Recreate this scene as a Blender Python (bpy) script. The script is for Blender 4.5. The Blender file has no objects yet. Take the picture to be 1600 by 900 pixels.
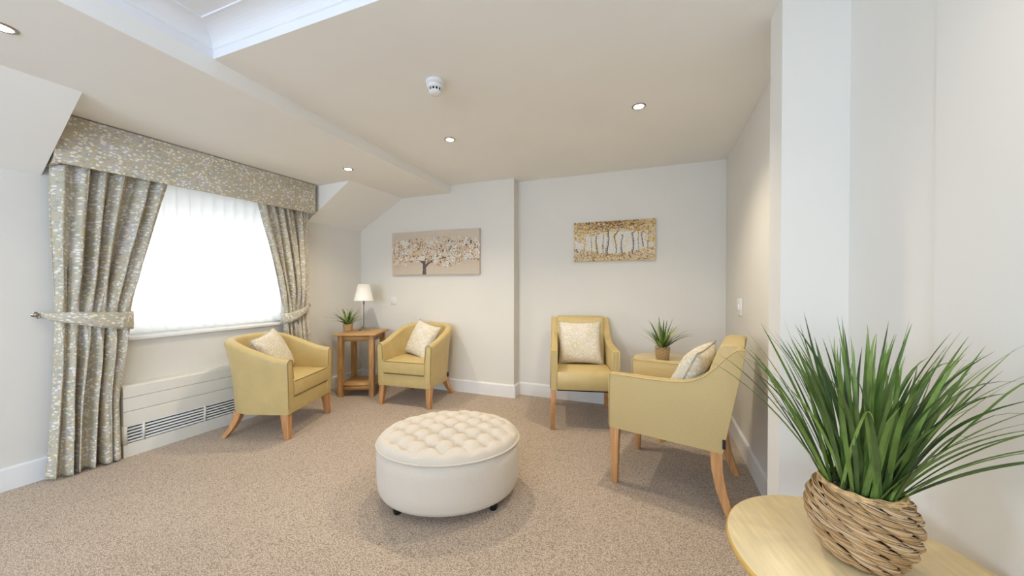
import bpy, bmesh, math, random
from mathutils import Vector, Matrix
S = bpy.context.scene
C = S.collection
PI = math.pi
R = math.radians

# ------------------------------------------------------------------ camera, world, lights, exposure
cd = bpy.data.cameras.new('camera'); cam = bpy.data.objects.new('camera', cd); C.objects.link(cam)
cd.sensor_width = 36; cd.lens = 533 * 36 / 1600; cd.clip_start = 0.02
cam.location = (0, 0, 1.24); cam.rotation_euler = (R(90 - 0.55), 0, R(20.1))
S.camera = cam
S.view_settings.view_transform = 'Standard'; S.view_settings.look = 'None'
S.view_settings.gamma = 1; S.view_settings.use_curve_mapping = False
S.view_settings.exposure = 0.80
w = bpy.data.worlds.new('sky'); S.world = w; w.use_nodes = True
w.node_tree.nodes['Background'].inputs[0].default_value = (0.80, 0.90, 1.0, 1)
w.node_tree.nodes['Background'].inputs[1].default_value = 0.55

def area(name, loc, rot, sx, sy, power, col):
    l = bpy.data.lights.new(name, 'AREA'); l.shape = 'RECTANGLE'; l.size = sx; l.size_y = sy
    l.energy = power; l.color = col
    o = bpy.data.objects.new(name, l); C.objects.link(o); o.location = loc; o.rotation_euler = rot
    return o
ANG = R(-4.0)                                   # the window wall runs 4 degrees off the room axis
L0 = Vector((-3.565, 0.93, 0))
LM = Matrix.Translation(L0) @ Matrix.Rotation(ANG, 4, 'Z')
def LW(n, s, z): return LM @ Vector((n, s, z))
# daylight outside the curtained window; the rear, side and left lights are added fill
area('daylight_window', LW(-0.40, 1.0, 1.36), (0, R(-90), ANG), 1.15, 1.7, 9.5, (1.0, 0.985, 0.95))
area('added_fill_rear', (-1.3, -3.12, 1.5), (R(90), 0, 0), 3.0, 1.3, 70, (0.66, 0.80, 1.0))
area('added_fill_side', (0.90, -1.55, 1.5), (0, R(90), 0), 1.25, 1.25, 31, (0.56, 0.73, 1.0))
area('added_fill_left', LW(-0.32, -2.25, 1.36), (0, R(-90), ANG), 0.95, 1.5, 58, (0.60, 0.76, 1.0))
SPOT_W = 29.0

# ------------------------------------------------------------------ materials
def nodes(m):
    m.use_nodes = True
    return m.node_tree, m.node_tree.nodes['Principled BSDF']
def N(nt, t, **kw):
    n = nt.nodes.new(t)
    for k, v in kw.items():
        if k.startswith('i_'): n.inputs[k[2:].replace('_', ' ')].default_value = v
        else: setattr(n, k, v)
    return n
def lin(c):
    return tuple(((x/255)/12.92 if x/255 <= 0.04045 else ((x/255+0.055)/1.055)**2.4) for x in c) + (1,)
def ramp(nt, stops, fac, interp='LINEAR'):
    r = nt.nodes.new('ShaderNodeValToRGB'); r.color_ramp.interpolation = interp
    e = r.color_ramp.elements
    while len(e) < len(stops): e.new(0.5)
    for q, (p, c) in zip(e, stops): q.position = p; q.color = lin(c)
    nt.links.new(fac, r.inputs[0]); return r
def mat(name, c, rough=0.6, var=0.06, scale=30, bump=0.0, bscale=300, metal=0, coords='Object', stretch=(1, 1, 1), spec=0.5, sheen=0):
    m = bpy.data.materials.new(name); nt, b = nodes(m)
    tc = N(nt, 'ShaderNodeTexCoord'); mp = N(nt, 'ShaderNodeMapping'); mp.inputs['Scale'].default_value = stretch
    nt.links.new(tc.outputs[coords], mp.inputs[0])
    no = N(nt, 'ShaderNodeTexNoise', i_Scale=scale, i_Detail=4.0)
    nt.links.new(mp.outputs[0], no.inputs['Vector'])
    lo = tuple(max(0, x*(1-var)) for x in c); hi = tuple(min(255, x*(1+var)) for x in c)
    rp = ramp(nt, [(0.3, lo), (0.7, hi)], no.outputs[0]); nt.links.new(rp.outputs[0], b.inputs['Base Color'])
    b.inputs['Roughness'].default_value = rough; b.inputs['Metallic'].default_value = metal
    b.inputs['Specular IOR Level'].default_value = spec
    if sheen: b.inputs['Sheen Weight'].default_value = sheen
    if bump:
        n2 = N(nt, 'ShaderNodeTexNoise', i_Scale=bscale, i_Detail=3.0); nt.links.new(mp.outputs[0], n2.inputs['Vector'])
        bp = N(nt, 'ShaderNodeBump', i_Strength=bump, i_Distance=0.002); nt.links.new(n2.outputs[0], bp.inputs['Height'])
        nt.links.new(bp.outputs[0], b.inputs['Normal'])
    return m
def emis(name, c, s):
    m = bpy.data.materials.new(name); nt, b = nodes(m)
    b.inputs['Base Color'].default_value = (1, 1, 1, 1)
    b.inputs['Emission Color'].default_value = c; b.inputs['Emission Strength'].default_value = s
    return m
M = {}
M['wall'] = mat('wall_paint', (230, 226, 217), 0.85, 0.006, 2.5, 0.05, 60, spec=0.25)
M['wall2'] = M['wall']
M['ceiling'] = mat('ceiling_paint', (246, 244, 238), 0.9, 0.006, 2, spec=0.2)
M['white'] = mat('white_gloss', (240, 240, 238), 0.4, 0.01, 5)
M['coving'] = mat('coving_white', (240, 241, 243), 0.7, 0.01, 3, spec=0.3)
M['radiator'] = mat('heater_enamel', (232, 229, 219), 0.45, 0.01, 5)
M['dark'] = mat('dark_gap', (26, 24, 23), 0.9)
M['vinyl'] = mat('yellow_vinyl', (206, 182, 124), 0.42, 0.025, 9, 0.12, 260)
M['vinyl_seam'] = mat('yellow_seam', (132, 112, 62), 0.6)
M['weave_y'] = None
M['wood'] = mat('beech_leg', (200, 148, 96), 0.45, 0.10, 9, 0.05, 60, stretch=(6, 6, 0.6))
M['oak'] = mat('oak_table', (184, 140, 86), 0.5, 0.16, 6, 0.15, 60, stretch=(7, 7, 0.8))
M['oak_top'] = mat('oak_table_top', (192, 148, 94), 0.45, 0.14, 6, 0.15, 60, stretch=(0.8, 9, 9))
M['ash'] = mat('pale_oak_veneer', (228, 204, 156), 0.38, 0.04, 7, 0.06, 50, stretch=(12, 1.2, 5))
M['ash_edge'] = mat('pale_oak_edge', (206, 162, 84), 0.4, 0.07, 10, 0.05, 50, stretch=(2, 2, 14))
M['linen'] = mat('cream_linen', (216, 204, 187), 0.8, 0.012, 160, 0.15, 900, sheen=0.2)
M['black'] = mat('black_foot', (22, 20, 19), 0.5)
M['nickel'] = mat('brushed_nickel', (170, 160, 148), 0.28, 0.05, 40, metal=1)
M['shade'] = mat('white_shade', (246, 243, 238), 0.8, 0.01, 30)
M['plastic'] = mat('white_plastic', (236, 236, 234), 0.4, 0.01)
M['lens'] = emis('lamp_glow', (1, 0.93, 0.80, 1), 40)
M['seagrass'] = mat('seagrass', (206, 168, 116), 0.7, 0.28, 22, 0.7, 320, coords='UV', stretch=(1.0, 14, 1))
M['gravel'] = mat('gravel', (110, 104, 98), 0.8, 0.5, 90, 0.6, 150)
M['cable'] = mat('white_cable', (235, 235, 232), 0.5)
for i, c in enumerate([(88, 114, 48), (110, 136, 62), (62, 86, 40), (126, 152, 76)]):
    M['g%d' % i] = mat('leaf_green_%s' % 'abcd'[i], c, 0.42, 0.14, 25)
M['fern'] = mat('fern_green', (84, 122, 48), 0.5, 0.3, 30)
M['fern2'] = mat('fern_green_pale', (150, 168, 84), 0.5, 0.25, 30)
M['fern3'] = mat('fern_green_dark', (44, 66, 38), 0.5, 0.25, 30)

def strand_mat():
    m = bpy.data.materials.new('seagrass_strand'); nt, b = nodes(m)
    tc = N(nt, 'ShaderNodeTexCoord'); sp = N(nt, 'ShaderNodeSeparateXYZ'); nt.links.new(tc.outputs['UV'], sp.inputs[0])
    fl = N(nt, 'ShaderNodeMath', operation='FLOOR'); nt.links.new(sp.outputs[1], fl.inputs[0])
    wn = N(nt, 'ShaderNodeTexWhiteNoise', noise_dimensions='1D'); nt.links.new(fl.outputs[0], wn.inputs['W'])
    mp = N(nt, 'ShaderNodeMapping'); mp.inputs['Scale'].default_value = (1.2, 9, 1); nt.links.new(tc.outputs['UV'], mp.inputs[0])
    no = N(nt, 'ShaderNodeTexNoise', i_Scale=2.5, i_Detail=4.0); nt.links.new(mp.outputs[0], no.inputs['Vector'])
    ad = N(nt, 'ShaderNodeMath', operation='MULTIPLY_ADD'); nt.links.new(wn.outputs[0], ad.inputs[0]); ad.inputs[1].default_value = 0.5; nt.links.new(no.outputs[0], ad.inputs[2])
    rp = ramp(nt, [(0.35, (140, 100, 62)), (0.6, (188, 148, 98)), (0.85, (202, 166, 118)), (1.0, (210, 184, 150))], ad.outputs[0])
    nt.links.new(rp.outputs[0], b.inputs['Base Color']); b.inputs['Roughness'].default_value = 0.6
    bp = N(nt, 'ShaderNodeBump', i_Strength=0.5, i_Distance=0.001); nt.links.new(no.outputs[0], bp.inputs['Height']); nt.links.new(bp.outputs[0], b.inputs['Normal'])
    return m
M['seagrass_strand'] = strand_mat()
def weave_mat(name, c):
    m = bpy.data.materials.new(name); nt, b = nodes(m)
    tc = N(nt, 'ShaderNodeTexCoord')
    wx = N(nt, 'ShaderNodeTexWave', wave_type='BANDS', bands_direction='Z', i_Scale=130.0, i_Distortion=1.2, i_Detail=2.0)
    wy = N(nt, 'ShaderNodeTexWave', wave_type='BANDS', bands_direction='Y', i_Scale=130.0, i_Distortion=1.2, i_Detail=2.0)
    for q in (wx, wy): nt.links.new(tc.outputs['Object'], q.inputs['Vector'])
    mx = N(nt, 'ShaderNodeMath', operation='MULTIPLY'); nt.links.new(wx.outputs[1], mx.inputs[0]); nt.links.new(wy.outputs[1], mx.inputs[1])
    no = N(nt, 'ShaderNodeTexNoise', i_Scale=380.0, i_Detail=3.0); nt.links.new(tc.outputs['Object'], no.inputs['Vector'])
    ad = N(nt, 'ShaderNodeMath', operation='MULTIPLY_ADD'); nt.links.new(mx.outputs[0], ad.inputs[0]); ad.inputs[1].default_value = 0.5
    nt.links.new(no.outputs[0], ad.inputs[2])
    rp = ramp(nt, [(0.3, tuple(x*0.93 for x in c)), (1.0, tuple(min(255, x*1.06) for x in c))], ad.outputs[0])
    nt.links.new(rp.outputs[0], b.inputs['Base Color']); b.inputs['Roughness'].default_value = 0.75
    bp = N(nt, 'ShaderNodeBump', i_Strength=0.15, i_Distance=0.001); nt.links.new(ad.outputs[0], bp.inputs['Height']); nt.links.new(bp.outputs[0], b.inputs['Normal'])
    return m
M['weave_y'] = weave_mat('yellow_weave', (207, 183, 128))

def carpet():
    m = bpy.data.materials.new('carpet_loop'); nt, b = nodes(m)
    tc = N(nt, 'ShaderNodeTexCoord')
    mp = N(nt, 'ShaderNodeMapping'); mp.inputs['Scale'].default_value = (1.0, 1.5, 1); mp.inputs['Rotation'].default_value = (0, 0, R(20))
    nt.links.new(tc.outputs['Object'], mp.inputs[0])
    v = N(nt, 'ShaderNodeTexVoronoi', i_Scale=135.0, i_Randomness=0.75); nt.links.new(mp.outputs[0], v.inputs['Vector'])
    no = N(nt, 'ShaderNodeTexNoise', i_Scale=190.0, i_Detail=4.0); nt.links.new(tc.outputs['Object'], no.inputs['Vector'])
    n2 = N(nt, 'ShaderNodeTexNoise', i_Scale=1.3, i_Detail=2.0); nt.links.new(tc.outputs['Object'], n2.inputs['Vector'])
    a = N(nt, 'ShaderNodeMath', operation='MULTIPLY_ADD'); nt.links.new(v.outputs['Distance'], a.inputs[0]); a.inputs[1].default_value = -0.75
    nt.links.new(no.outputs[0], a.inputs[2])
    a2 = N(nt, 'ShaderNodeMath', operation='MULTIPLY_ADD'); nt.links.new(n2.outputs[0], a2.inputs[0]); a2.inputs[1].default_value = 0.15
    nt.links.new(a.outputs[0], a2.inputs[2])
    rp = ramp(nt, [(0.02, (150, 131, 114)), (0.25, (194, 175, 154)), (0.5, (220, 203, 183))], a2.outputs[0])
    nt.links.new(rp.outputs[0], b.inputs['Base Color']); b.inputs['Roughness'].default_value = 0.95
    b.inputs['Specular IOR Level'].default_value = 0.15; b.inputs['Sheen Weight'].default_value = 0.2
    bp = N(nt, 'ShaderNodeBump', i_Strength=0.6, i_Distance=0.003); nt.links.new(a.outputs[0], bp.inputs['Height']); nt.links.new(bp.outputs[0], b.inputs['Normal'])
    return m
M['carpet'] = carpet()

def leaf_fabric(name, base, cols, scale, thr, tint=True, sx=0.75):
    """small brushed dabs of several colours on a plain ground, in UV metres"""
    m = bpy.data.materials.new(name); nt, b = nodes(m)
    tc = N(nt, 'ShaderNodeTexCoord'); mp = N(nt, 'ShaderNodeMapping'); mp.inputs['Scale'].default_value = (sx, 1.0, 1)
    nt.links.new(tc.outputs['UV'], mp.inputs[0])
    nn = N(nt, 'ShaderNodeTexNoise', i_Scale=60.0, i_Detail=2.0); nt.links.new(mp.outputs[0], nn.inputs['Vector'])
    mixv = N(nt, 'ShaderNodeMix', data_type='VECTOR'); mixv.inputs[0].default_value = 0.008
    nt.links.new(mp.outputs[0], mixv.inputs[4]); nt.links.new(nn.outputs['Color'], mixv.inputs[5])
    v = N(nt, 'ShaderNodeTexVoronoi', i_Scale=scale, i_Randomness=0.85); nt.links.new(mixv.outputs[1], v.inputs['Vector'])
    lt = N(nt, 'ShaderNodeMapRange'); nt.links.new(v.outputs['Distance'], lt.inputs[0])
    lt.inputs[1].default_value = thr + 0.07; lt.inputs[2].default_value = thr - 0.07; lt.inputs[3].default_value = 0; lt.inputs[4].default_value = 0.9
    sp = N(nt, 'ShaderNodeSeparateColor'); nt.links.new(v.outputs['Color'], sp.inputs[0])
    n3 = N(nt, 'ShaderNodeTexNoise', i_Scale=9.0, i_Detail=2.0); nt.links.new(mp.outputs[0], n3.inputs['Vector'])
    ad = N(nt, 'ShaderNodeMath', operation='MULTIPLY_ADD'); nt.links.new(n3.outputs[0], ad.inputs[0]); ad.inputs[1].default_value = 1.1
    sb = N(nt, 'ShaderNodeMath', operation='SUBTRACT'); nt.links.new(sp.outputs[0], sb.inputs[0]); sb.inputs[1].default_value = 0.55
    nt.links.new(sb.outputs[0], ad.inputs[2])
    k = len(cols)
    rc = ramp(nt, [(i / k, c) for i, c in enumerate(cols)], ad.outputs[0], 'CONSTANT')
    rb = ramp(nt, [(0.35, base[0]), (0.5, base[1]), (0.65, base[2])], n3.outputs[0])
    mx = N(nt, 'ShaderNodeMix', data_type='RGBA'); nt.links.new(lt.outputs[0], mx.inputs[0])
    nt.links.new(rb.outputs[0], mx.inputs[6]); nt.links.new(rc.outputs[0], mx.inputs[7])
    nt.links.new(mx.outputs[2], b.inputs['Base Color']); b.inputs['Roughness'].default_value = 0.85
    b.inputs['Specular IOR Level'].default_value = 0.2
    return m
CB = [(192, 186, 172), (198, 188, 166), (200, 193, 187)]
CC = [(172, 174, 158), (236, 230, 208), (206, 184, 132), (236, 232, 222), (178, 182, 152), (244, 238, 220), (208, 186, 136), (236, 230, 220), (176, 172, 168), (242, 238, 226)]
M['curtain'] = leaf_fabric('leaf_print_curtain', CB, CC, 64, 0.45)
M['cushion'] = leaf_fabric('leaf_print_cushion', [(214, 206, 182), (222, 212, 194), (226, 218, 204)],
                           [(226, 218, 190), (240, 234, 220), (212, 186, 128), (234, 230, 222), (204, 200, 176), (244, 238, 226), (216, 196, 146), (236, 230, 218), (210, 204, 198)], 75, 0.38)
M['cushion_piping'] = mat('cushion_piping', (186, 178, 158), 0.9)
M['curtain_edge'] = mat('tie_edge', (150, 140, 120), 0.9)

def blind_mat():
    m = bpy.data.materials.new('blind_fabric'); nt, b = nodes(m)
    tr = N(nt, 'ShaderNodeBsdfTranslucent'); di = N(nt, 'ShaderNodeBsdfDiffuse'); mx = N(nt, 'ShaderNodeMixShader')
    no = N(nt, 'ShaderNodeTexNoise', i_Scale=120.0); rp = ramp(nt, [(0.3, (246, 248, 246)), (0.7, (252, 253, 252))], no.outputs[0])
    for q in (tr, di): nt.links.new(rp.outputs[0], q.inputs[0])
    mx.inputs[0].default_value = 0.6
    nt.links.new(di.outputs[0], mx.inputs[1]); nt.links.new(tr.outputs[0], mx.inputs[2])
    nt.links.new(mx.outputs[0], nt.nodes['Material Output'].inputs[0])
    return m
M['blind'] = blind_mat()
def glass_mat():
    m = bpy.data.materials.new('window_glass'); nt, b = nodes(m)
    tp = N(nt, 'ShaderNodeBsdfTransparent'); gl = N(nt, 'ShaderNodeBsdfGlossy'); gl.inputs['Roughness'].default_value = 0.02
    fr = N(nt, 'ShaderNodeFresnel', i_IOR=1.45); mx = N(nt, 'ShaderNodeMixShader')
    nt.links.new(fr.outputs[0], mx.inputs[0]); nt.links.new(tp.outputs[0], mx.inputs[1]); nt.links.new(gl.outputs[0], mx.inputs[2])
    nt.links.new(mx.outputs[0], nt.nodes['Material Output'].inputs[0])
    return m
M['glass'] = glass_mat()

# ------------------------------------------------------------------ helpers
def smooth(bm, ang=35):
    for f in bm.faces: f.smooth = True
    for e in bm.edges:
        if len(e.link_faces) == 2 and e.calc_face_angle(0) > R(ang): e.smooth = False
def obj(name, bm, m, parent=None, sm=35):
    if sm: smooth(bm, sm)
    me = bpy.data.meshes.new(name); bm.to_mesh(me); bm.free()
    for q in (m if isinstance(m, (list, tuple)) else [m]): me.materials.append(q)
    o = bpy.data.objects.new(name, me); C.objects.link(o)
    if parent: o.parent = parent
    return o
def tag(o, label, cat, group=None):
    o['label'] = label; o['category'] = cat
    if group: o['group'] = group
    return o
def thing(name, label, cat, loc=(0, 0, 0), rotz=0, group=None):
    o = bpy.data.objects.new(name, None); C.objects.link(o); o.empty_display_size = 0.05
    o.location = loc; o.rotation_euler = (0, 0, rotz)
    return tag(o, label, cat, group)
def struct(name, bm, m, parent=None, sm=0):
    o = obj(name, bm, m, parent, sm)
    if not parent: o['kind'] = 'structure'
    return o
def dup(root, loc, rotz, label, group=None):
    r = root.copy(); C.objects.link(r); r.location = loc; r.rotation_euler = (0, 0, rotz); r['label'] = label
    if group: r['group'] = group
    for ch in list(root.children):
        c = ch.copy(); C.objects.link(c); c.parent = r
        for g in ch.children:
            d = g.copy(); C.objects.link(d); d.parent = c
    return r
def box(bm, x0, x1, y0, y1, z0, z1, bev=0, seg=2, mi=0):
    vs = [bm.verts.new((x, y, z)) for x in (x0, x1) for y in (y0, y1) for z in (z0, z1)]
    F = [(0, 1, 3, 2), (4, 6, 7, 5), (0, 4, 5, 1), (2, 3, 7, 6), (0, 2, 6, 4), (1, 5, 7, 3)]
    fs = [bm.faces.new([vs[i] for i in f]) for f in F]
    for f in fs: f.material_index = mi
    if bev:
        es = list({e for f in fs for e in f.edges})
        bmesh.ops.bevel(bm, geom=es, offset=bev, segments=seg, profile=0.5, affect='EDGES')
    return vs
def prism(bm, poly, axis, a, b, bev=0, seg=3, mi=0):
    """poly: 2D points; axis 'x': poly is (y,z); 'y': (x,z); 'z': (x,y)"""
    def P(p, t):
        return {'x': (t, p[0], p[1]), 'y': (p[0], t, p[1]), 'z': (p[0], p[1], t)}[axis]
    A = [bm.verts.new(P(p, a)) for p in poly]; B = [bm.verts.new(P(p, b)) for p in poly]
    n = len(poly); fs = [bm.faces.new(A), bm.faces.new(B[::-1])]
    for i in range(n): fs.append(bm.faces.new((A[i], B[i], B[(i+1) % n], A[(i+1) % n])))
    for f in fs: f.material_index = mi
    bmesh.ops.recalc_face_normals(bm, faces=fs)
    if bev:
        es = [e for e in fs[0].edges] + [e for e in fs[1].edges]
        bmesh.ops.bevel(bm, geom=es, offset=bev, segments=seg, profile=0.5, affect='EDGES')
def tube(bm, pts, r, seg=8, caps=True, mi=0, closed=False):
    pts = [Vector(p) for p in pts]; n = len(pts)
    rs = r if isinstance(r, (list, tuple)) else [r]*n
    rings = []; up = Vector((0, 0, 1)); prev = None
    for i, p in enumerate(pts):
        if closed: t = (pts[(i+1) % n] - pts[i-1])
        else: t = pts[min(i+1, n-1)] - pts[max(i-1, 0)]
        t.normalize()
        if prev is None:
            a = t.cross(up)
            if a.length < 1e-3: a = t.cross(Vector((1, 0, 0)))
        else: a = prev - t*prev.dot(t)
        a.normalize(); prev = a; b = t.cross(a)
        rings.append([bm.verts.new(p + (a*math.cos(2*PI*k/seg) + b*math.sin(2*PI*k/seg))*rs[i]) for k in range(seg)])
    m = n if closed else n-1
    for i in range(m):
        A, B = rings[i], rings[(i+1) % n]
        for k in range(seg):
            f = bm.faces.new((A[k], A[(k+1) % seg], B[(k+1) % seg], B[k])); f.material_index = mi
    if caps and not closed:
        bm.faces.new(rings[0][::-1]).material_index = mi; bm.faces.new(rings[-1]).material_index = mi
def lathe(bm, prof, seg=32, cx=0, cy=0, ex=1, ey=1, mi=0, capb=True, capt=True):
    rings = []
    for r, z in prof:
        rings.append([bm.verts.new((cx + r*ex*math.cos(2*PI*k/seg), cy + r*ey*math.sin(2*PI*k/seg), z)) for k in range(seg)])
    for A, B in zip(rings, rings[1:]):
        for k in range(seg):
            bm.faces.new((A[k], A[(k+1) % seg], B[(k+1) % seg], B[k])).material_index = mi
    if capb: bm.faces.new(rings[0][::-1]).material_index = mi
    if capt: bm.faces.new(rings[-1]).material_index = mi
def taper(bm, c0, s0, c1, s1, bev=0.004):
    """tapered square leg between centre c0 (size s0) and c1 (size s1)"""
    vs = []
    for c, s in ((c0, s0), (c1, s1)):
        sx, sy = s if isinstance(s, tuple) else (s, s)
        vs.append([bm.verts.new((c[0]+dx*sx/2, c[1]+dy*sy/2, c[2])) for dx, dy in ((-1, -1), (1, -1), (1, 1), (-1, 1))])
    fs = [bm.faces.new(vs[0][::-1]), bm.faces.new(vs[1])]
    for k in range(4): fs.append(bm.faces.new((vs[0][k], vs[0][(k+1) % 4], vs[1][(k+1) % 4], vs[1][k])))
    bmesh.ops.recalc_face_normals(bm, faces=fs)
    if bev: bmesh.ops.bevel(bm, geom=list({e for f in fs for e in f.edges}), offset=bev, segments=2, profile=0.5, affect='EDGES')
def curved_leg(bm, pts, sizes):
    rings = []
    for (x, y, z), (sx, sy) in zip(pts, sizes):
        rings.append([bm.verts.new((x+dx*sx/2, y+dy*sy/2, z)) for dx, dy in ((-1, -1), (1, -1), (1, 1), (-1, 1))])
    for A, B in zip(rings, rings[1:]):
        for k in range(4): bm.faces.new((A[k], A[(k+1) % 4], B[(k+1) % 4], B[k]))
    bm.faces.new(rings[0][::-1]); bm.faces.new(rings[-1])
    bmesh.ops.recalc_face_normals(bm, faces=bm.faces[:])
def grid(bm, fn, nu, nv, uvfn=None, closed_u=False, mi=0):
    V = [[bm.verts.new(fn(i, j)) for i in range(nu)] for j in range(nv)]
    uvl = bm.loops.layers.uv.verify() if uvfn else None
    for j in range(nv-1):
        for i in range(nu if closed_u else nu-1):
            i2 = (i+1) % nu
            f = bm.faces.new((V[j][i], V[j][i2], V[j+1][i2], V[j+1][i])); f.material_index = mi
            if uvfn:
                for lp, (a, b) in zip(f.loops, ((i, j), (i+1, j), (i+1, j+1), (i, j+1))): lp[uvl].uv = uvfn(a, b)
    return V

# ------------------------------------------------------------------ the room
HC, HL = 2.40, 2.31            # main ceiling, lower ceiling by the window
YB = 3.655; YC = 3.51; XB = -1.262; XBEAM = -2.05; YREAR = -3.0
bm = bmesh.new(); box(bm, -4.2, 1.3, YREAR-0.1, 3.9, -0.12, 0)
struct('floor', bm, M['carpet'])

# ceiling: main field, tray with coving, lower field, slopes on both sides of the window bay
bm = bmesh.new()
def quad(*ps): return bm.faces.new([bm.verts.new(p) for p in ps])
TX1, TY0 = -0.10, -2.0; TY1 = 1.13
quad((XBEAM, TY1, HC), (1.2, TY1, HC), (1.2, 3.9, HC), (XBEAM, 3.9, HC))
quad((TX1, YREAR-.1, HC), (1.2, YREAR-.1, HC), (1.2, TY1, HC), (TX1, TY1, HC))
quad((XBEAM, YREAR-.1, HC), (TX1, YREAR-.1, HC), (TX1, TY0, HC), (XBEAM, TY0, HC))
quad((XBEAM, YREAR-.1, HL), (XBEAM, 3.9, HL), (XBEAM, 3.9, HC), (XBEAM, YREAR-.1, HC))
n0 = 0.665
def W3(n, s, z): v = LW(n, s, z); return (v.x, v.y, v.z)
SA, SB = 0.085, 1.845; ZK = 1.935; SE0, SE1 = -4.2, 3.0
def lowquad(s0, s1, nn):
    a, b = LW(nn, s0, HL), LW(nn, s1, HL)
    quad((a.x, a.y, HL), (b.x, b.y, HL), (XBEAM, b.y, HL), (XBEAM, a.y, HL))
lowquad(SE0, SA, n0); lowquad(SA, SB, n0); lowquad(SB, SE1, n0)
quad(W3(-0.02, SA, HL), W3(-0.02, SB, HL), W3(n0, SB, HL), W3(n0, SA, HL))
zk = ZK - 0.02*(HL-ZK)/n0
for a, b in ((SE0, SA), (SB, SE1)):
    quad(W3(-0.02, a, zk), W3(-0.02, b, zk), W3(n0, b, HL), W3(n0, a, HL))
for s in (SA, SB):
    f = bm.faces.new([bm.verts.new(p) for p in (W3(-0.02, s, zk), W3(n0, s, HL), W3(-0.02, s, HL))])
ceil = struct('ceiling', bm, M['ceiling'])
# tray: riser, hollow coving and its flat, one mesh
bm = bmesh.new()
prof = [(0, HC), (0, 2.442), (0.006, 2.446), (0.006, 2.452)]
for k in range(1, 9):
    t = k/8*PI/2; prof.append((0.006 + 0.085*(1-math.cos(t)), 2.452 + 0.055*math.sin(t)))
prof += [(0.105, 2.507), (0.105, 2.514), (0.125, 2.514)]
rings = []
for i, z in prof:
    rings.append([bm.verts.new(p) for p in ((XBEAM+i, TY0+i, z), (TX1-i, TY0+i, z), (TX1-i, TY1-i, z), (XBEAM+i, TY1-i, z))])
for A, B in zip(rings, rings[1:]):
    for k in range(4): bm.faces.new((A[k], A[(k+1) % 4], B[(k+1) % 4], B[k]))
bm.faces.new(rings[-1])
struct('trim_1', bm, M['coving'])

# walls
bm = bmesh.new(); box(bm, XB, 1.25, YB, YB+0.12, 0, HC+.05); box(bm, -3.7, XB, YC, YC+0.25, 0, HC+.05)
struct('wall_back', bm, M['wall'])
RWA = math.atan2(0.075, 1.46)
bm = bmesh.new(); prism(bm, [(0.675, 1.66), (0.695, 1.66), (0.695, 2.0), (0.777, 3.75), (1.0, 3.75), (1.0, 1.66)], 'z', 0, HC+.02)
bm.free(); bm = bmesh.new()
prism(bm, [(0.6770, 1.72), (0.7815, 3.75), (1.0, 3.75), (1.0, 1.72)], 'z', 0, HC+.02)
struct('wall_right', bm, M['wall'])
bm = bmesh.new()                      # nearer stretch of the right wall and the pier that stands out from it
prism(bm, [(0.546, 1.67), (0.762, 1.67), (0.768, 1.272), (0.760, 1.268), (0.760, -0.9), (0.86, -0.9), (0.86, 1.80), (0.546, 1.80)], 'z', 0, HC+.02)
box(bm, .76, .86, -2.2, -0.9, 0, .85); box(bm, .76, .86, -2.2, -0.9, 2.15, HC+.02); box(bm, .76, .86, YREAR-.1, -2.2, 0, HC+.02)
struct('wall_pier', bm, M['wall2'])
W0, W1, WZ0, WZ1 = 0.28, 1.68, 0.84, 2.12
bm = bmesh.new()
for b_ in ((-0.25, 0, SE0, -3.0, 0, 2.4), (-0.25, 0, -1.5, W0, 0, 2.4), (-0.25, 0, -3.0, -1.5, 0, .88), (-0.25, 0, -3.0, -1.5, 1.84, 2.4), (-0.25, 0, W1, 2.9, 0, 2.4), (-0.25, 0, W0, W1, 0, WZ0), (-0.25, 0, W0, W1, WZ1, 2.4)): box(bm, *b_)
o = struct('wall_left', bm, M['wall']); o.matrix_world = LM
# wall behind the camera with a wide window opening added for light
bm = bmesh.new()
for b_ in ((-4.2, -2.9, 0, 2.6), (0.3, 1.25, 0, 2.6), (-2.9, 0.3, 0, 0.8), (-2.9, 0.3, 2.2, 2.6)): box(bm, b_[0], b_[1], YREAR-.1, YREAR, b_[2], b_[3])
struct('wall_rear', bm, M['wall'])
bm = bmesh.new()
for x in (-2.9, -1.86, -0.80, 0.24): box(bm, x, x+.06, YREAR-.08, YREAR-.02, .8, 2.2)
box(bm, -2.9, .3, YREAR-.08, YREAR-.02, .8, .86); box(bm, -2.9, .3, YREAR-.08, YREAR-.02, 2.14, 2.2)
wr = struct('added_window_2', bm, M['white'])  # unseen rear window, added to raise the light level
bm = bmesh.new()
for y in (-2.2, -1.57, -.94): box(bm, .80, .84, y, y+.04, .85, 2.15)
box(bm, .80, .84, -2.2, -.9, .85, .90); box(bm, .80, .84, -2.2, -.9, 2.10, 2.15)
ws = struct('added_window_3', bm, M['white'])  # unseen right hand window, added to light the tray and beam side
bm = bmesh.new()
for y in (-3.0, -2.28, -1.56): box(bm, -.19, -.13, y, y+.06, .88, 1.84)
box(bm, -.19, -.13, -3.0, -1.5, .88, .94); box(bm, -.19, -.13, -3.0, -1.5, 1.78, 1.84)
wl = struct('added_window_4', bm, M['white']); wl.matrix_world = LM  # unseen near left window, added for cool light on the right wall
bm = bmesh.new(); box(bm, -.165, -.16, -2.96, -1.54, .92, 1.80); struct('pane', bm, M['glass'], wl)
bm = bmesh.new(); box(bm, .818, .822, -2.17, -.92, .88, 2.12); struct('pane', bm, M['glass'], ws)
bm = bmesh.new(); box(bm, -2.85, .25, YREAR-.055, YREAR-.05, .85, 2.15); struct('pane', bm, M['glass'], wr)

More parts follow.
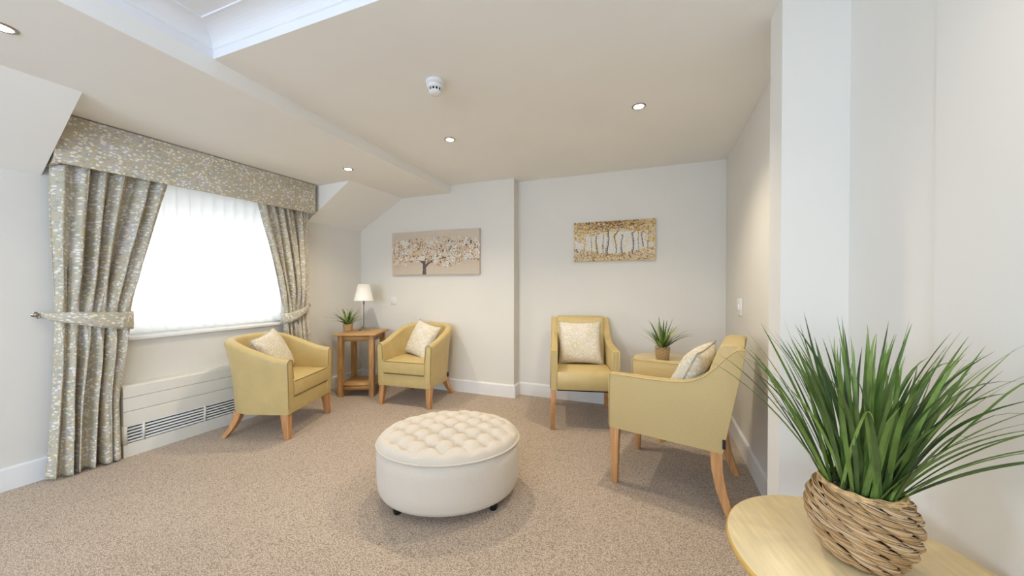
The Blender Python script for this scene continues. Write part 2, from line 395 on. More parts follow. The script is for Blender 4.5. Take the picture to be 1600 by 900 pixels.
# window in the left wall: frame, pane, sill
bm = bmesh.new(); f0, f1 = -0.19, -0.13
box(bm, f0, f1, W0, W0+.06, WZ0, WZ1); box(bm, f0, f1, W1-.06, W1, WZ0, WZ1); box(bm, f0, f1, W0, W1, WZ0, WZ0+.06); box(bm, f0, f1, W0, W1, WZ1-.06, WZ1)
win = struct('window_1', bm, M['white']); win.matrix_world = LM
bm = bmesh.new(); box(bm, -0.165, -0.16, W0+.05, W1-.05, WZ0+.05, WZ1-.05); struct('window_pane', bm, M['glass'], win)
bm = bmesh.new(); box(bm, -0.13, 0.035, W0-.06, W1+.06, WZ0-.012, WZ0+.014, 0.006, 3)
o = struct('window_sill', bm, M['white'], win, 35)

# baseboards
def skirt(bm, pts, h=0.14, t=0.018):
    """pts: wall line, room on the left hand side"""
    for (ax, ay), (bx, by) in zip(pts, pts[1:]):
        d = Vector((bx-ax, by-ay, 0)); ln = d.length; d.normalize(); n = Vector((-d.y, d.x, 0))
        prof = [(0, 0), (t, 0), (t, h-.012), (t-.006, h-.002), (t-.010, h), (0, h)]
        A = [bm.verts.new(Vector((ax, ay, 0)) - d*0 + n*p + Vector((0, 0, q))) for p, q in prof]
        B = [bm.verts.new(Vector((bx, by, 0)) + n*p + Vector((0, 0, q))) for p, q in prof]
        k = len(prof); bm.faces.new(A); bm.faces.new(B[::-1])
        for i in range(k): bm.faces.new((A[i], B[i], B[(i+1) % k], A[(i+1) % k]))
    bmesh.ops.recalc_face_normals(bm, faces=bm.faces[:])
bm = bmesh.new(); skirt(bm, [(0.775, YB), (XB, YB)]); skirt(bm, [(XB+.0, YB-0.0), (XB, YC-.018)]); skirt(bm, [(XB, YC), (-3.41, YC)])
struct('baseboard_back', bm, M['white'])
bm = bmesh.new(); skirt(bm, [(0.6755, 1.68), (0.7745, YB)])
struct('baseboard_right', bm, M['white'])
bm = bmesh.new(); a, b = LW(0, 2.58, 0), LW(0, SE0, 0); skirt(bm, [(a.x, a.y), (b.x, b.y)])
struct('baseboard_left', bm, M['white'])

# ------------------------------------------------------------------ ceiling fittings
spots = [(-1.406, 2.399, HC, 'recessed ceiling downlight to the right of the smoke detector, middle of the back row'),
         (0.008, 2.376, HC, 'recessed ceiling downlight nearest the right hand wall, largest of the lit ones'),
         (-2.509, 2.45, HL, 'recessed downlight in the lower ceiling above the window bay corner'),
         (-2.48, 0.611, HL, 'recessed downlight at the far left edge of the lower ceiling'),
         (0.33, 0.66, HC, 'unseen ceiling downlight added over the near table, outside the picture'),  # extra unseen downlight, added for light at the near right
         (0.3, -1.2, HC, 'unseen ceiling downlight added behind the viewer'),  # extra unseen downlight, added to lift the room light
         (-2.48, -1.2, HL, 'unseen downlight added in the lower ceiling behind the viewer')]  # another unseen downlight added for the light level
bm = bmesh.new(); lathe(bm, [(0.030, 0.001), (0.030, -0.004), (0.034, -0.006), (0.043, -0.003), (0.044, 0.0)], 32, capb=False, capt=False)
me_ring = None; me_lens = None
for i, (x, y, z, lab) in enumerate(spots):
    t = thing('downlight', lab, 'ceiling light', (x, y, z), 0, 'recessed ceiling downlights')
    if i == 0:
        r_ = obj('bezel', bm, M['nickel'], t); me_ring = r_.data
        b2 = bmesh.new(); lathe(b2, [(0.0295, -0.002), (0.029, -0.003), (0.012, -0.0035)], 32); l_ = obj('lens', b2, M['lens'], t); me_lens = l_.data
    else:
        for nm, me in (('bezel', me_ring), ('lens', me_lens)):
            o = bpy.data.objects.new(nm, me); C.objects.link(o); o.parent = t
    ld = bpy.data.lights.new('downlight_lamp', 'SPOT'); ld.energy = SPOT_W * (1.0 if i < 3 else 0.27); ld.color = (1.0, 0.87, 0.67)
    ld.spot_size = R(125); ld.spot_blend = 0.8; ld.shadow_soft_size = 0.03
    lo = bpy.data.objects.new('downlight_lamp', ld); C.objects.link(lo); lo.parent = t; lo.location = (0, 0, -0.02)

t = thing('smoke_detector', 'white round smoke detector with dark vents on the ceiling', 'smoke detector', (-1.085, 1.69, HC))
bm = bmesh.new(); lathe(bm, [(0.054, 0), (0.054, -0.010), (0.050, -0.018), (0.036, -0.022)], 40); obj('mounting_base', bm, M['plastic'], t)
bm = bmesh.new(); lathe(bm, [(0.040, -0.020), (0.047, -0.026), (0.047, -0.036), (0.043, -0.044), (0.036, -0.0445)], 40); obj('sensor_head', bm, M['plastic'], t)
bm = bmesh.new(); lathe(bm, [(0.034, -0.044), (0.033, -0.058), (0.03, -0.058)], 40)
obj('sensor_chamber', bm, M['dark'], t)
bm = bmesh.new()
for k in range(12):
    a = 2*PI*k/12; b0 = len(bm.verts); box(bm, 0.030, 0.037, -0.0032, 0.0032, -0.060, -0.043)
    bm.verts.ensure_lookup_table(); bmesh.ops.rotate(bm, verts=bm.verts[b0:], cent=(0, 0, 0), matrix=Matrix.Rotation(a, 3, 'Z'))
obj('vent_ribs', bm, M['plastic'], t)
bm = bmesh.new(); lathe(bm, [(0.036, -0.058), (0.036, -0.064), (0.028, -0.072), (0.012, -0.075)], 40); obj('cap', bm, M['plastic'], t)

# ------------------------------------------------------------------ wall plates
def plate(name, label, cat, mw, w_=.085, h_=.085):
    bm = bmesh.new(); box(bm, -w_/2, w_/2, -0.009, 0, -h_/2, h_/2, 0.003, 2); o = obj(name, bm, M['plastic']); o.matrix_world = mw
    tag(o, label, cat); return o
plate('blank_wall_plate', 'small square blank cover plate on the back wall below the blossom painting', 'wall plate', Matrix.Translation((-2.86, YC, 1.04)))
sw = thing('light_switch', 'white light switch plate on the right hand wall', 'light switch', (0.7455, 3.06, 1.07), R(-87.06))
bm = bmesh.new(); box(bm, -.05, .05, -0.010, 0, -.065, .065, 0.003, 2); obj('face_plate', bm, M['plastic'], sw)
bm = bmesh.new(); box(bm, -.012, .012, -0.017, -0.008, -.022, .022, 0.003, 2); obj('rocker', bm, M['plastic'], sw)

# ------------------------------------------------------------------ low heater under the window
h = thing('wall_heater', 'long low cream fan convector heater under the window', 'heater', LW(0, 0, 0), ANG)
HS0, HS1 = 0.40, 1.95; HN = 0.105
bm = bmesh.new()
prism(bm, [(0.002, 0.0), (HN, 0.0), (HN, 0.095), (0.002, 0.095)], 'y', HS0, HS1)
for z0, z1 in ((0.225, 0.325), (0.329, 0.424)): box(bm, HN-.02, HN, HS0, HS1, z0, z1, 0.0015, 1)
prism(bm, [(0.002, 0.428), (HN, 0.428), (HN, 0.500), (HN-.02, 0.512), (0.002, 0.512)], 'y', HS0, HS1, 0.002, 1)
box(bm, 0.002, HN-.012, HS0+.002, HS1-.002, 0.225, 0.43)
for s in (HS0, HS1-.02): box(bm, 0.002, HN, s, s+.02, 0.09, 0.23)
obj('casing', bm, M['radiator'], h, 30)
bm = bmesh.new(); box(bm, 0.002, HN-.03, HS0+.02, HS1-.02, 0.094, 0.226); obj('grille_recess', bm, M['dark'], h)
bm = bmesh.new()
for k in range(6): z = 0.102 + k*0.0225; box(bm, HN-.03, HN-.001, HS0+.018, HS1-.018, z, z+0.0095)
for s in (HS0+.10, HS0+.47, HS0+.84, HS0+1.21): box(bm, HN-.028, HN, s, s+.012, 0.093, 0.227)
obj('grille', bm, M['radiator'], h)

# ------------------------------------------------------------------ pelmet, blind, curtains
p = thing('pelmet', 'fabric covered box pelmet with leaf print above the window', 'pelmet', LW(0, 0, 0), ANG)
bm = bmesh.new(); uvl = bm.loops.layers.uv.verify()
PN = 0.215
box(bm, PN-.02, PN, SA+.004, SB-.045, 1.995, 2.303, 0.004, 2); box(bm, 0.002, PN-.02, SA+.012, SA+.03, 1.995, 2.303); box(bm, 0.002, PN-.02, SB-.063, SB-.045, 1.995, 2.303)
for f in bm.faces:
    for lp in f.loops:
        c = lp.vert.co; lp[uvl].uv = (c.y + (c.x if abs(f.normal.x) < .5 else 0), c.z)
bm.normal_update()
obj('fabric_front', bm, M['curtain'], p, 30)
bm = bmesh.new(); box(bm, 0.004, PN-.02, SA+.03, SB-.063, 2.285, 2.300); obj('top_board', bm, M['white'], p)

bl = thing('vertical_blind', 'white vertical slat blind hanging in the bright window', 'blind', LW(0, 0, 0), ANG)
NV = 17; vw = 0.089
bm = bmesh.new(); box(bm, -0.095, -0.055, W0+.005, W1-.005, 2.075, 2.115, 0.004, 2); obj('head_rail', bm, M['plastic'], bl)
for k in range(NV):
    s = W0 + 0.04 + k*(W1-W0-.08)/(NV-1)
    bm = bmesh.new(); a = R(68)
    def vf(i, j):
        q = (i/4-.5)*vw; c = 0.004*(1-(2*i/4-1)**2)
        return (-0.075 + q*math.cos(a) + c*math.sin(a), s + q*math.sin(a) - c*math.cos(a), 0.87 + j*1.205)
    grid(bm, vf, 5, 2); obj('vane', bm, M['blind'], bl, 60)

def curtain(name, label, width_pts, zt, zb, seed, nf, amp, hook_s, tie_z, root_n=0.085):
    """width_pts(z) -> (outer s, inner s)"""
    rnd = random.Random(seed)
    t = thing(name, label, 'curtain', LW(0, 0, 0), ANG, 'tied back window curtains')
    ph = [rnd.uniform(0.55, 1.45) for _ in range(nf)]; tot = sum(ph); cum = [0]
    for q in ph: cum.append(cum[-1] + q/tot)
    am = [rnd.uniform(0.7, 1.15) for _ in range(nf)]
    NU, NVV = 20*nf+1, 90
    sk = [rnd.uniform(-.4, .4) for _ in range(nf)]
    def pt(i, j):
        u = i/(NU-1); z = zt + (zb-zt)*j/(NVV-1)
        so, si = width_pts(z)
        # which fold
        k = min(nf-1, max(0, next((q for q in range(nf) if cum[q+1] >= u-1e-9), nf-1)))
        lu = (u-cum[k])/(cum[k+1]-cum[k])
        wide = abs(si-so)
        g = math.exp(-((z-tie_z)/0.16)**2)
        A = amp*am[k]*(1-0.62*g)*(0.75 + 0.25*min(1, 0.45/max(wide, .1)))
        if z > 1.9: A *= 0.85
        c_ = math.cos(2*PI*lu)
        prof = math.tanh(2.2*(0.35 - c_))/math.tanh(2.97)          # flat broad crests, narrow valleys
        n = root_n + A*prof + 0.005*math.sin(6*z + 5*u*nf)
        n += 0.022*(1-g) * (0.5+0.5*math.sin(3.1*u*nf + seed + z*1.3*sk[k]))
        n += 0.007*math.sin(2*PI*lu*2 + 2.0*z + k)*(1-g)
        s = so + (si-so)*u + 0.016*math.sin(2*PI*lu + sk[k]*4)*(1-g)*math.sin(PI*lu) + 0.007*math.sin(3*z+k*2)*(1-g)
        return (max(0.012, n), s, z)
    bm = bmesh.new(); uw = 1.35
    grid(bm, pt, NU, NVV, lambda a, b: (a/(NU-1)*uw*nf/7, (zb-zt)*b/(NVV-1)))
    o = obj('drape', bm, M['curtain'], t, 80)
    md = o.modifiers.new('thick', 'SOLIDIFY'); md.thickness = 0.003
    return t
def lerp(a, b, t): return a + (b-a)*t
def ss(t): t = max(0, min(1, t)); return t*t*(3-2*t)
def left_w(z):
    # inner edge in wall metres s, outer edge
    if z > 1.05:
        q = (z-1.05)/(1.98-1.05); inner = 0.455 + (0.655-0.455)*(q**1.25)
        outer = lerp(0.115, 0.105, q)
    else:
        q = (1.05-z)/1.05; inner = lerp(0.455, 0.40, ss(q*1.6)); outer = lerp(0.115, 0.072, q)
    return outer, inner
tl = curtain('curtain', 'left hand leaf print curtain hanging to the floor, tied back', left_w, 2.05, 0.012, 5, 6, 0.040, 0.06, 1.02)
def right_w(z):
    if z > 0.98:
        q = (z-0.98)/(2.0-0.98); inner = 1.545 - (1.545-1.315)*(q**1.1); outer = lerp(1.80, 1.80, q)
    else:
        q = (0.98-z)/0.98; inner = lerp(1.545, 1.56, q); outer = 1.80
    return outer, inner
tr_ = curtain('curtain', 'right hand leaf print curtain behind the tub chair, tied back', right_w, 2.05, 0.012, 11, 6, 0.030, 1.83, 0.96)

def tieback(parent, pts, hts, N_=28):
    """pts: list of (n,s,z) centreline; hts band height"""
    bm = bmesh.new()
    P = [Vector(p) for p in pts]
    def at(t):
        x = t*(len(P)-1); i = min(int(x), len(P)-2); f = x-i
        p0 = P[max(i-1, 0)]; p1 = P[i]; p2 = P[i+1]; p3 = P[min(i+2, len(P)-1)]
        v = 0.5*((2*p1)+(p2-p0)*f+(2*p0-5*p1+4*p2-p3)*f*f+(3*p1-p0-3*p2+p3)*f**3)
        h_ = lerp(hts[i], hts[i+1], f); return v, h_
    def fn(i, j):
        v, h_ = at(i/(N_-1)); q = j/4-.5
        return v + Vector((0.004*(1-4*q*q), 0, q*h_))
    ln = 0.6
    grid(bm, fn, N_, 5, lambda a, b: (a/(N_-1)*ln, b/4*0.1))
    o = obj('tieback', bm, M['curtain'], parent, 80); md = o.modifiers.new('thick', 'SOLIDIFY'); md.thickness = 0.005
    return o
tieback(tl, [(0.03, 0.065, 1.05), (0.10, 0.11, 1.035), (0.148, 0.20, 1.02), (0.158, 0.32, 0.998), (0.140, 0.42, 0.985), (0.09, 0.463, 0.985), (0.03, 0.455, 0.985)],
        [0.035, 0.055, 0.085, 0.11, 0.125, 0.125, 0.12])
tieback(tr_, [(0.03, 1.825, 1.03), (0.10, 1.79, 1.005), (0.140, 1.72, 0.965), (0.142, 1.64, 0.925), (0.12, 1.56, 0.90), (0.07, 1.535, 0.90), (0.03, 1.545, 0.90)],
        [0.035, 0.05, 0.075, 0.095, 0.10, 0.10, 0.10])
def hook(s, z, label):
    t = thing('tieback_hook', label, 'curtain hook', LW(0, 0, 0), ANG, 'metal tieback hooks')
    bm = bmesh.new(); lathe(bm, [(0.016, 0), (0.016, .003), (0.010, .006), (0.005, .010), (0.005, .028), (0.009, .031), (0.012, .037), (0.009, .043), (0.003, .045)], 20)
    bmesh.ops.rotate(bm, verts=bm.verts, cent=(0, 0, 0), matrix=Matrix.Rotation(R(90), 3, 'Y'))
    bmesh.ops.translate(bm, verts=bm.verts, vec=(0, s, z)); obj('knob', bm, M['nickel'], t)
    bm = bmesh.new(); tube(bm, [(0.03, s, z), (0.034, s, z-.012), (0.04, s+.004, z-.022), (0.05, s+.008, z-.02), (0.055, s+.01, z-.008)], 0.0035); obj('hook_arm', bm, M['nickel'], t)
hook(0.052, 1.052, 'metal tieback knob on the wall left of the left curtain')
hook(1.842, 1.025, 'metal tieback knob on the wall right of the right curtain')

# ------------------------------------------------------------------ cushions
def cushion(label, mw, hs=0.21, T=0.075, cat='cushion', grp='leaf print scatter cushions'):
    t = bpy.data.objects.new('scatter_cushion', None); C.objects.link(t); t.empty_display_size = .05; t.matrix_world = mw; tag(t, label, cat, grp)
    bm = bmesh.new(); n = 25; uvl = bm.loops.layers.uv.verify()
    def pos(x, y, sgn):
        px = hs*x*(1-.10*(1-y*y)**1.0*abs(x)**3); py = hs*y*(1-.10*(1-x*x)*abs(y)**3)
        th = T*max(0, (1-abs(x)**3.2)*(1-abs(y)**3.2))**0.55
        th += 0.004*math.sin(9*x+3*y)*math.cos(7*y-2*x)*(1-x*x)*(1-y*y)
        return (px, sgn*th, py)
    front = {}
    for sgn in (-1, 1):
        V = {}
        for j in range(n):
            for i in range(n):
                x = 2*i/(n-1)-1; y = 2*j/(n-1)-1
                if sgn == 1 and (i in (0, n-1) or j in (0, n-1)): V[i, j] = front[i, j]
                else: V[i, j] = bm.verts.new(pos(x, y, sgn))
        if sgn == -1: front = V
        for j in range(n-1):
            for i in range(n-1):
                q = [(i, j), (i+1, j), (i+1, j+1), (i, j+1)]
                if sgn == 1: q = q[::-1]
                f = bm.faces.new([V[a] for a in q])
                for lp, (a, b) in zip(f.loops, q): lp[uvl].uv = (a/(n-1)*hs*2 + (2 if sgn == 1 else 0), b/(n-1)*hs*2)
    obj('cover', bm, M['cushion'], t, 80)
    bm = bmesh.new(); uvl = bm.loops.layers.uv.verify(); pts = []
    m_ = 24
    for k in range(m_): pts.append(pos(2*k/m_-1, -1, 1))
    for k in range(m_): pts.append(pos(1, 2*k/m_-1, 1))
    for k in range(m_): pts.append(pos(1-2*k/m_, 1, 1))
    for k in range(m_): pts.append(pos(-1, 1-2*k/m_, 1))
    tube(bm, pts, 0.0045, 6, closed=True); obj('piping', bm, M['cushion_piping'], t, 80)
    return t

# ------------------------------------------------------------------ tub chairs
def make_tub(label):
    t = thing('tub_chair', label, 'armchair', (0, 0, 0), 0, 'yellow tub chairs')
    a, dep, ys = 0.305, 0.60, 0.27
    NP = 61; ZB = 0.20; th = 0.062
    def plan(tt):
        """centre-out outline: t 0..1 round the U; returns point, outward normal, back weight"""
        L1 = ys; L2 = PI*0.5*(a+dep-ys)*1.0; L = 2*L1+L2; d = tt*L
        if d < L1: return Vector((a, d, 0)), Vector((1, 0, 0)), 0.35*(d/L1)**2*0.6
        if d > L1+L2: q = (L-d); return Vector((-a, q, 0)), Vector((-1, 0, 0)), 0.35*(q/L1)**2*0.6
        ph = (d-L1)/L2*PI; e = 0.88
        c, s_ = math.cos(ph), math.sin(ph)
        p = Vector((a*math.copysign(abs(c)**e, c), ys+(dep-ys)*abs(s_)**e, 0))
        nn = Vector((c/a, s_/(dep-ys), 0)); nn.normalize(); wgt = 0.21 + 0.79*ss(s_*1.0)
        return p, nn, wgt
    def rim(tt):
        q = 1-abs(2*tt-1); return 0.640 + (0.795-0.640)*ss(q*1.35)
    prof_n = []
    def section(tt):
        p, nn, wg = plan(tt); rz = rim(tt); fl = 0.012 + 0.055*wg; pts = []
        thk = th + 0.018*wg; rr = thk/2 + 0.003
        zt = rz - rr
        for k in range(9):
            q = k/8; z = ZB + (zt-ZB)*q; off = fl*q**2.2
            if k == 0: off -= 0.006
            pts.append(p + nn*off + Vector((0, 0, z)))
        for k in range(1, 8):
            an = PI*k/8; pts.append(p + nn*(fl - rr + rr*math.cos(an)) + Vector((0, 0, zt + rr*math.sin(an)*(1.0))))
        for k in range(7):
            q = 1-k/6; z = 0.203 + (zt-0.203)*q; off = -thk - 0.004 + fl*q**2.2 - 0.010*(1-q)
            pts.append(p + nn*(off) + Vector((0, 0, z)))
        return pts
    bm = bmesh.new(); secs = [section(k/(NP-1)) for k in range(NP)]; V = [[bm.verts.new(v) for v in s] for s in secs]
    m_ = len(V[0])
    for A, B in zip(V, V[1:]):
        for k in range(m_):
            bm.faces.new((A[k], A[(k+1) % m_], B[(k+1) % m_], B[k]))
    bm.faces.new(V[0]); bm.faces.new(V[-1][::-1])
    bmesh.ops.recalc_face_normals(bm, faces=bm.faces[:])
    cap_e = [e for f in bm.faces if len(f.verts) > 5 for e in f.edges]
    bmesh.ops.bevel(bm, geom=cap_e, offset=0.007, segments=2, profile=0.5, affect='EDGES')
    obj('tub_shell', bm, M['vinyl'], t, 50)
    for sec in (secs[0], secs[-1]):
        q = [Vector((v.x*1.0, v.y-.0025, v.z)) for v in sec[1:19]]
        c_ = sum(q, Vector())/len(q); q = [Vector((c_.x+(v.x-c_.x)*0.93, v.y, v.z-(0.002 if v.z > .6 else 0))) for v in q]
        bm = bmesh.new(); tube(bm, q, 0.0022, 6); obj('arm_piping', bm, M['vinyl_seam'], t)
    # seat base / front rail
    ai = a - th - 0.004
    def seatpoly(k, y0, grow=0.0):
        pts = [(-ai-grow, y0), (ai+grow, y0)]
        for i in range(17):
            ph = PI*i/16; pts.append(((ai+grow)*math.copysign(abs(math.cos(ph))**.88, math.cos(ph)), ys+(dep-ys-th+grow)*abs(math.sin(ph))**.88))
        return pts
    bm = bmesh.new(); prism(bm, seatpoly(0, 0.006, 0.012), 'z', ZB, 0.325, 0.006, 2); obj('seat_rail', bm, M['vinyl'], t, 40)
    bm = bmesh.new(); prism(bm, seatpoly(0, -0.006), 'z', 0.330, 0.458, 0.018, 4)
    for v in bm.verts:
        if v.co.z > 0.44: v.co.z += 0.012*max(0, 1-(v.co.x/ai)**2)*max(0, 1-((v.co.y-.27)/.3)**2)
    obj('seat_cushion', bm, M['vinyl'], t, 40)
    bm = bmesh.new(); e = ai-.004
    tube(bm, [(-e, 0.15, .4555), (-e, 0.004, .4555), (-e+.014, -.0045, .4545), (e-.014, -.0045, .4545), (e, 0.004, .4555), (e, 0.15, .4555)], 0.0028, 6)
    tube(bm, [(-e+.008, -.004, .336), (e-.008, -.004, .336)], 0.0028, 6)
    obj('seat_piping', bm, M['vinyl_seam'], t)
    for sx in (-1, 1):
        bm = bmesh.new(); taper(bm, (sx*(a-.036), 0.045, 0.205), (0.058, 0.062), (sx*(a-.026), 0.024, 0.0), (0.040, 0.040)); obj('leg', bm, M['wood'], t)
        bm = bmesh.new()
        curved_leg(bm, [(sx*(a-.085), dep-.13, 0.205), (sx*(a-.078), dep-.115, 0.14), (sx*(a-.062), dep-.085, .07), (sx*(a-.038), dep-.040, 0.0)], [(.052, .060), (.048, .052), (.044, .045), (.038, .038)])
        obj('leg', bm, M['wood'], t)
    bm = bmesh.new(); box(bm, a-.004, a+.003, dep-.23, dep-.205, 0.235, 0.285); obj('label_tag', bm, M['black'], t)
    return t
PA, RA = Vector((-2.69, 2.215, 0)), R(108)
PB, RB = Vector((-2.215, 2.855, 0)), R(4)
tubA = make_tub('yellow tub chair in front of the window, seen from its side'); tubA.location = PA; tubA.rotation_euler = (0, 0, RA)
tubB = dup(tubA, PB, RB, 'yellow tub chair under the blossom tree painting, facing the viewer', 'yellow tub chairs')
def MW(base, rz, loc, e):
    from mathutils import Euler
    return Matrix.Translation(base) @ Matrix.Rotation(rz, 4, 'Z') @ Matrix.Translation(loc) @ Euler(e, 'XYZ').to_matrix().to_4x4()
cushion('leaf print cushion in the tub chair by the window, one corner above the arm', MW(PA, RA, (0.04, 0.375, 0.622), (R(-24), R(-8), R(14))), 0.205)
cushion('leaf print cushion leaning in the tub chair below the blossom painting', MW(PB, RB, (0.0, 0.365, 0.628), (R(-24), R(10), R(-24))), 0.20)

# ------------------------------------------------------------------ high arm lounge chairs
def make_lounge(label):
    t = thing('lounge_chair', label, 'armchair', (0, 0, 0), 0, 'high arm lounge chairs')
    W = 0.285
    top = [(-0.02, 0.683), (0.10, 0.684), (0.22, 0.684), (0.32, 0.688), (0.40, 0.696), (0.45, 0.712), (0.50, 0.742), (0.55, 0.790), (0.60, 0.853), (0.64, 0.893), (0.664, 0.904)]
    side = [(-0.02, 0.345)] + top + [(0.690, 0.900), (0.662, 0.74), (0.628, 0.55), (0.592, 0.345)]
    for sx in (-1, 1):
        bm = bmesh.new(); x0, x1 = (W-.058, W) if sx > 0 else (-W, -W+.058)
        prism(bm, side, 'x', x0, x1, 0.006, 2); obj('arm_panel', bm, M['weave_y'], t, 40)
        for xx in (x0+.001, x1-.001):
            bm = bmesh.new(); tube(bm, [(xx, y, z+.0005) for y, z in [(-0.0195, 0.36)] + top + [(0.686, 0.901)]], 0.0042, 6)
            obj('arm_piping', bm, M['vinyl'], t)
    iw = W-.059
    # back: sloped, with rounded top that reaches across between the wings and a rear panel
    back = [(0.400, 0.40), (0.440, 0.52), (0.490, 0.68), (0.545, 0.84), (0.570, 0.900), (0.592, 0.917), (0.655, 0.920), (0.680, 0.905), (0.668, 0.80), (0.632, 0.60), (0.588, 0.347), (0.42, 0.347)]
    bm = bmesh.new(); prism(bm, back, 'x', -iw, iw, 0.010, 3); obj('backrest', bm, M['vinyl'], t, 40)
    # seat block with rounded front
    seat = [(-0.030, 0.362), (-0.036, 0.42), (-0.034, 0.475), (-0.018, 0.502), (0.02, 0.512), (0.20, 0.510), (0.43, 0.485), (0.43, 0.352), (-0.02, 0.352)]
    bm = bmesh.new(); prism(bm, seat, 'x', -iw, iw, 0.006, 2); obj('seat', bm, M['vinyl'], t, 40)
    bm = bmesh.new(); box(bm, -iw, iw, -0.018, 0.58, 0.342, 0.354); obj('seat_base', bm, M['dark'], t)
    for sx in (-1, 1):
        bm = bmesh.new(); taper(bm, (sx*(W-.026), 0.012, 0.346), (0.046, 0.056), (sx*(W-.020), 0.012, 0.0), (0.034, 0.036), 0.003); obj('leg', bm, M['wood'], t)
        bm = bmesh.new()
        curved_leg(bm, [(sx*(W-.026), .560, .346), (sx*(W-.026), .565, .25), (sx*(W-.024), .583, .15), (sx*(W-.022), .612, .06), (sx*(W-.020), .635, 0)], [(.042, .056), (.041, .052), (.040, .048), (.038, .043), (.036, .040)])
        obj('leg', bm, M['wood'], t)
    bm = bmesh.new(); box(bm, W-.001, W+.004, 0.585, 0.600, 0.375, 0.425); bmesh.ops.translate(bm, verts=bm.verts, vec=(0, 0.004, 0)); obj('label_tag', bm, M['black'], t)
    return t
RD = R(-105); PD = Vector((-0.143+.285*math.cos(R(75)), 2.212+.285*math.sin(R(75)), 0)) + Vector((0.0, 0.0, 0))
RCc = R(12.5); PC = Vector((-0.413, 2.905, 0))
loD = make_lounge('yellow high arm chair in the right foreground, side panel towards the viewer'); loD.location = PD; loD.rotation_euler = (0, 0, RD)
loC = dup(loD, PC, RCc, 'yellow high arm chair below the birch painting, facing the viewer', 'high arm lounge chairs')
cushion('leaf print cushion upright on the chair below the birch painting', MW(PC, RCc, (-0.01, 0.375, 0.693), (R(-19), 0, R(2))), 0.205)
cushion('leaf print cushion propped in the foreground chair, seen edge on', MW(PD, RD, (0.02, 0.405, 0.685), (R(-26), R(3), R(-8))), 0.205)

# ------------------------------------------------------------------ ottoman
ot = thing('tufted_ottoman', 'oval cream ottoman with a deep buttoned top in the middle of the carpet', 'ottoman', (-1.055, 1.79, 0), R(24))
OA, OB_ = 0.417, 0.335
bm = bmesh.new(); lathe(bm, [(0.90, 0.052), (0.955, 0.058), (0.985, 0.08), (1.0, 0.14), (1.0, 0.25), (0.992, 0.322)], 96, 0, 0, OA, OB_)
obj('base_drum', bm, M['linen'], ot, 50)
bm = bmesh.new()
def tuft(x, y):
    sx, sy = 0.145, 0.074
    ua, ub = x/sx + y/sy*0.5*1.0, x/sx - y/sy*0.5*1.0
    fa, fb = ua-round(ua), ub-round(ub)
    crease = (abs(math.sin(PI*ua))*abs(math.sin(PI*ub)))**0.42
    dx = (fa+fb)/2*sx; dy = (fa-fb)*sy; d = math.hypot(dx, dy)
    return crease, d
NR, NA = 54, 220
def topf(i, j):
    a_ = 2*PI*i/NA; rr = (j/(NR-1)); x, y = OA*rr*math.cos(a_), OB_*rr*math.sin(a_)
    c, d = tuft(x, y); edge = max(0, 1-rr**9)**0.5
    f = ss((0.93-rr)/0.16)
    zz = 0.330 + 0.050*edge + 0.012*(1-rr**2)
    zz += (0.028*c - 0.018)*(0.35*ss((1-rr)/.05)*(1-f)+f) - 0.028*math.exp(-(d/0.019)**2)*f
    return (x*0.992, y*0.992, zz)
grid(bm, topf, NA, NR, closed_u=True)
bmesh.ops.remove_doubles(bm, verts=bm.verts, dist=0.0002)
bmesh.ops.recalc_face_normals(bm, faces=bm.faces[:])
obj('tufted_top', bm, M['linen'], ot, 80)
bm = bmesh.new(); tube(bm, [(OA*1.0*math.cos(2*PI*k/120), OB_*1.0*math.sin(2*PI*k/120), 0.327) for k in range(120)], 0.0055, 8, closed=True); obj('piping', bm, M['linen'], ot, 80)
sx, sy = 0.145, 0.074; bme = None
for ia in range(-8, 9):
    for ib in range(-9, 10):
        x = (ia+ib)/2*sx; y = (ia-ib)*sy
        rr = math.hypot(x/OA, y/OB_)
        if rr < 0.84:
            if bme is None:
                b2 = bmesh.new(); lathe(b2, [(0.009, -0.003), (0.0095, 0.001), (0.007, 0.004), (0.003, 0.005)], 14); o = obj('button', b2, M['linen'], ot, 80); bme = o.data
            else: o = bpy.data.objects.new('button', bme); C.objects.link(o); o.parent = ot
            o.location = (x*.992, y*.992, 0.330+0.050*max(0, 1-rr**9)**.5 + 0.012*(1-rr**2) - 0.0440)
for ax, ay in ((0.26, 0.185), (-0.26, 0.185), (0.26, -0.185), (-0.26, -0.185)):
    bm = bmesh.new(); lathe(bm, [(0.019, 0.0), (0.026, 0.035), (0.027, 0.056)], 20, ax, ay); obj('leg', bm, M['black'], ot)

# ------------------------------------------------------------------ oak side table with lamp and plant
TP, TR_ = Vector((-2.985, 3.115, 0)), R(22)
tb = thing('side_table', 'square oak side table with low shelf in the corner between the tub chairs', 'side table', TP, TR_)
TH = 0.70; hw = 0.197
for sx_ in (-1, 1):
    for sy_ in (-1, 1):
        bm = bmesh.new(); cx, cy = sx_*(hw-.027), sy_*(hw-.027); box(bm, cx-.027, cx+.027, cy-.027, cy+.027, 0, TH-.024, 0.003, 1); obj('leg', bm, M['oak'], tb)
bm = bmesh.new(); box(bm, -.228, .228, -.228, .228, TH-.024, TH, 0.007, 3); obj('tabletop', bm, M['oak_top'], tb)
bm = bmesh.new()
for s_ in (-1, 1):
    box(bm, -hw+.05, hw-.05, s_*(hw-.024)-.010, s_*(hw-.024)+.010, TH-.085, TH-.024); box(bm, s_*(hw-.024)-.010, s_*(hw-.024)+.010, -hw+.05, hw-.05, TH-.085, TH-.024)
obj('apron', bm, M['oak_top'], tb)
bm = bmesh.new(); box(bm, -hw+.012, hw-.012, -hw+.012, hw-.012, 0.115, 0.135)
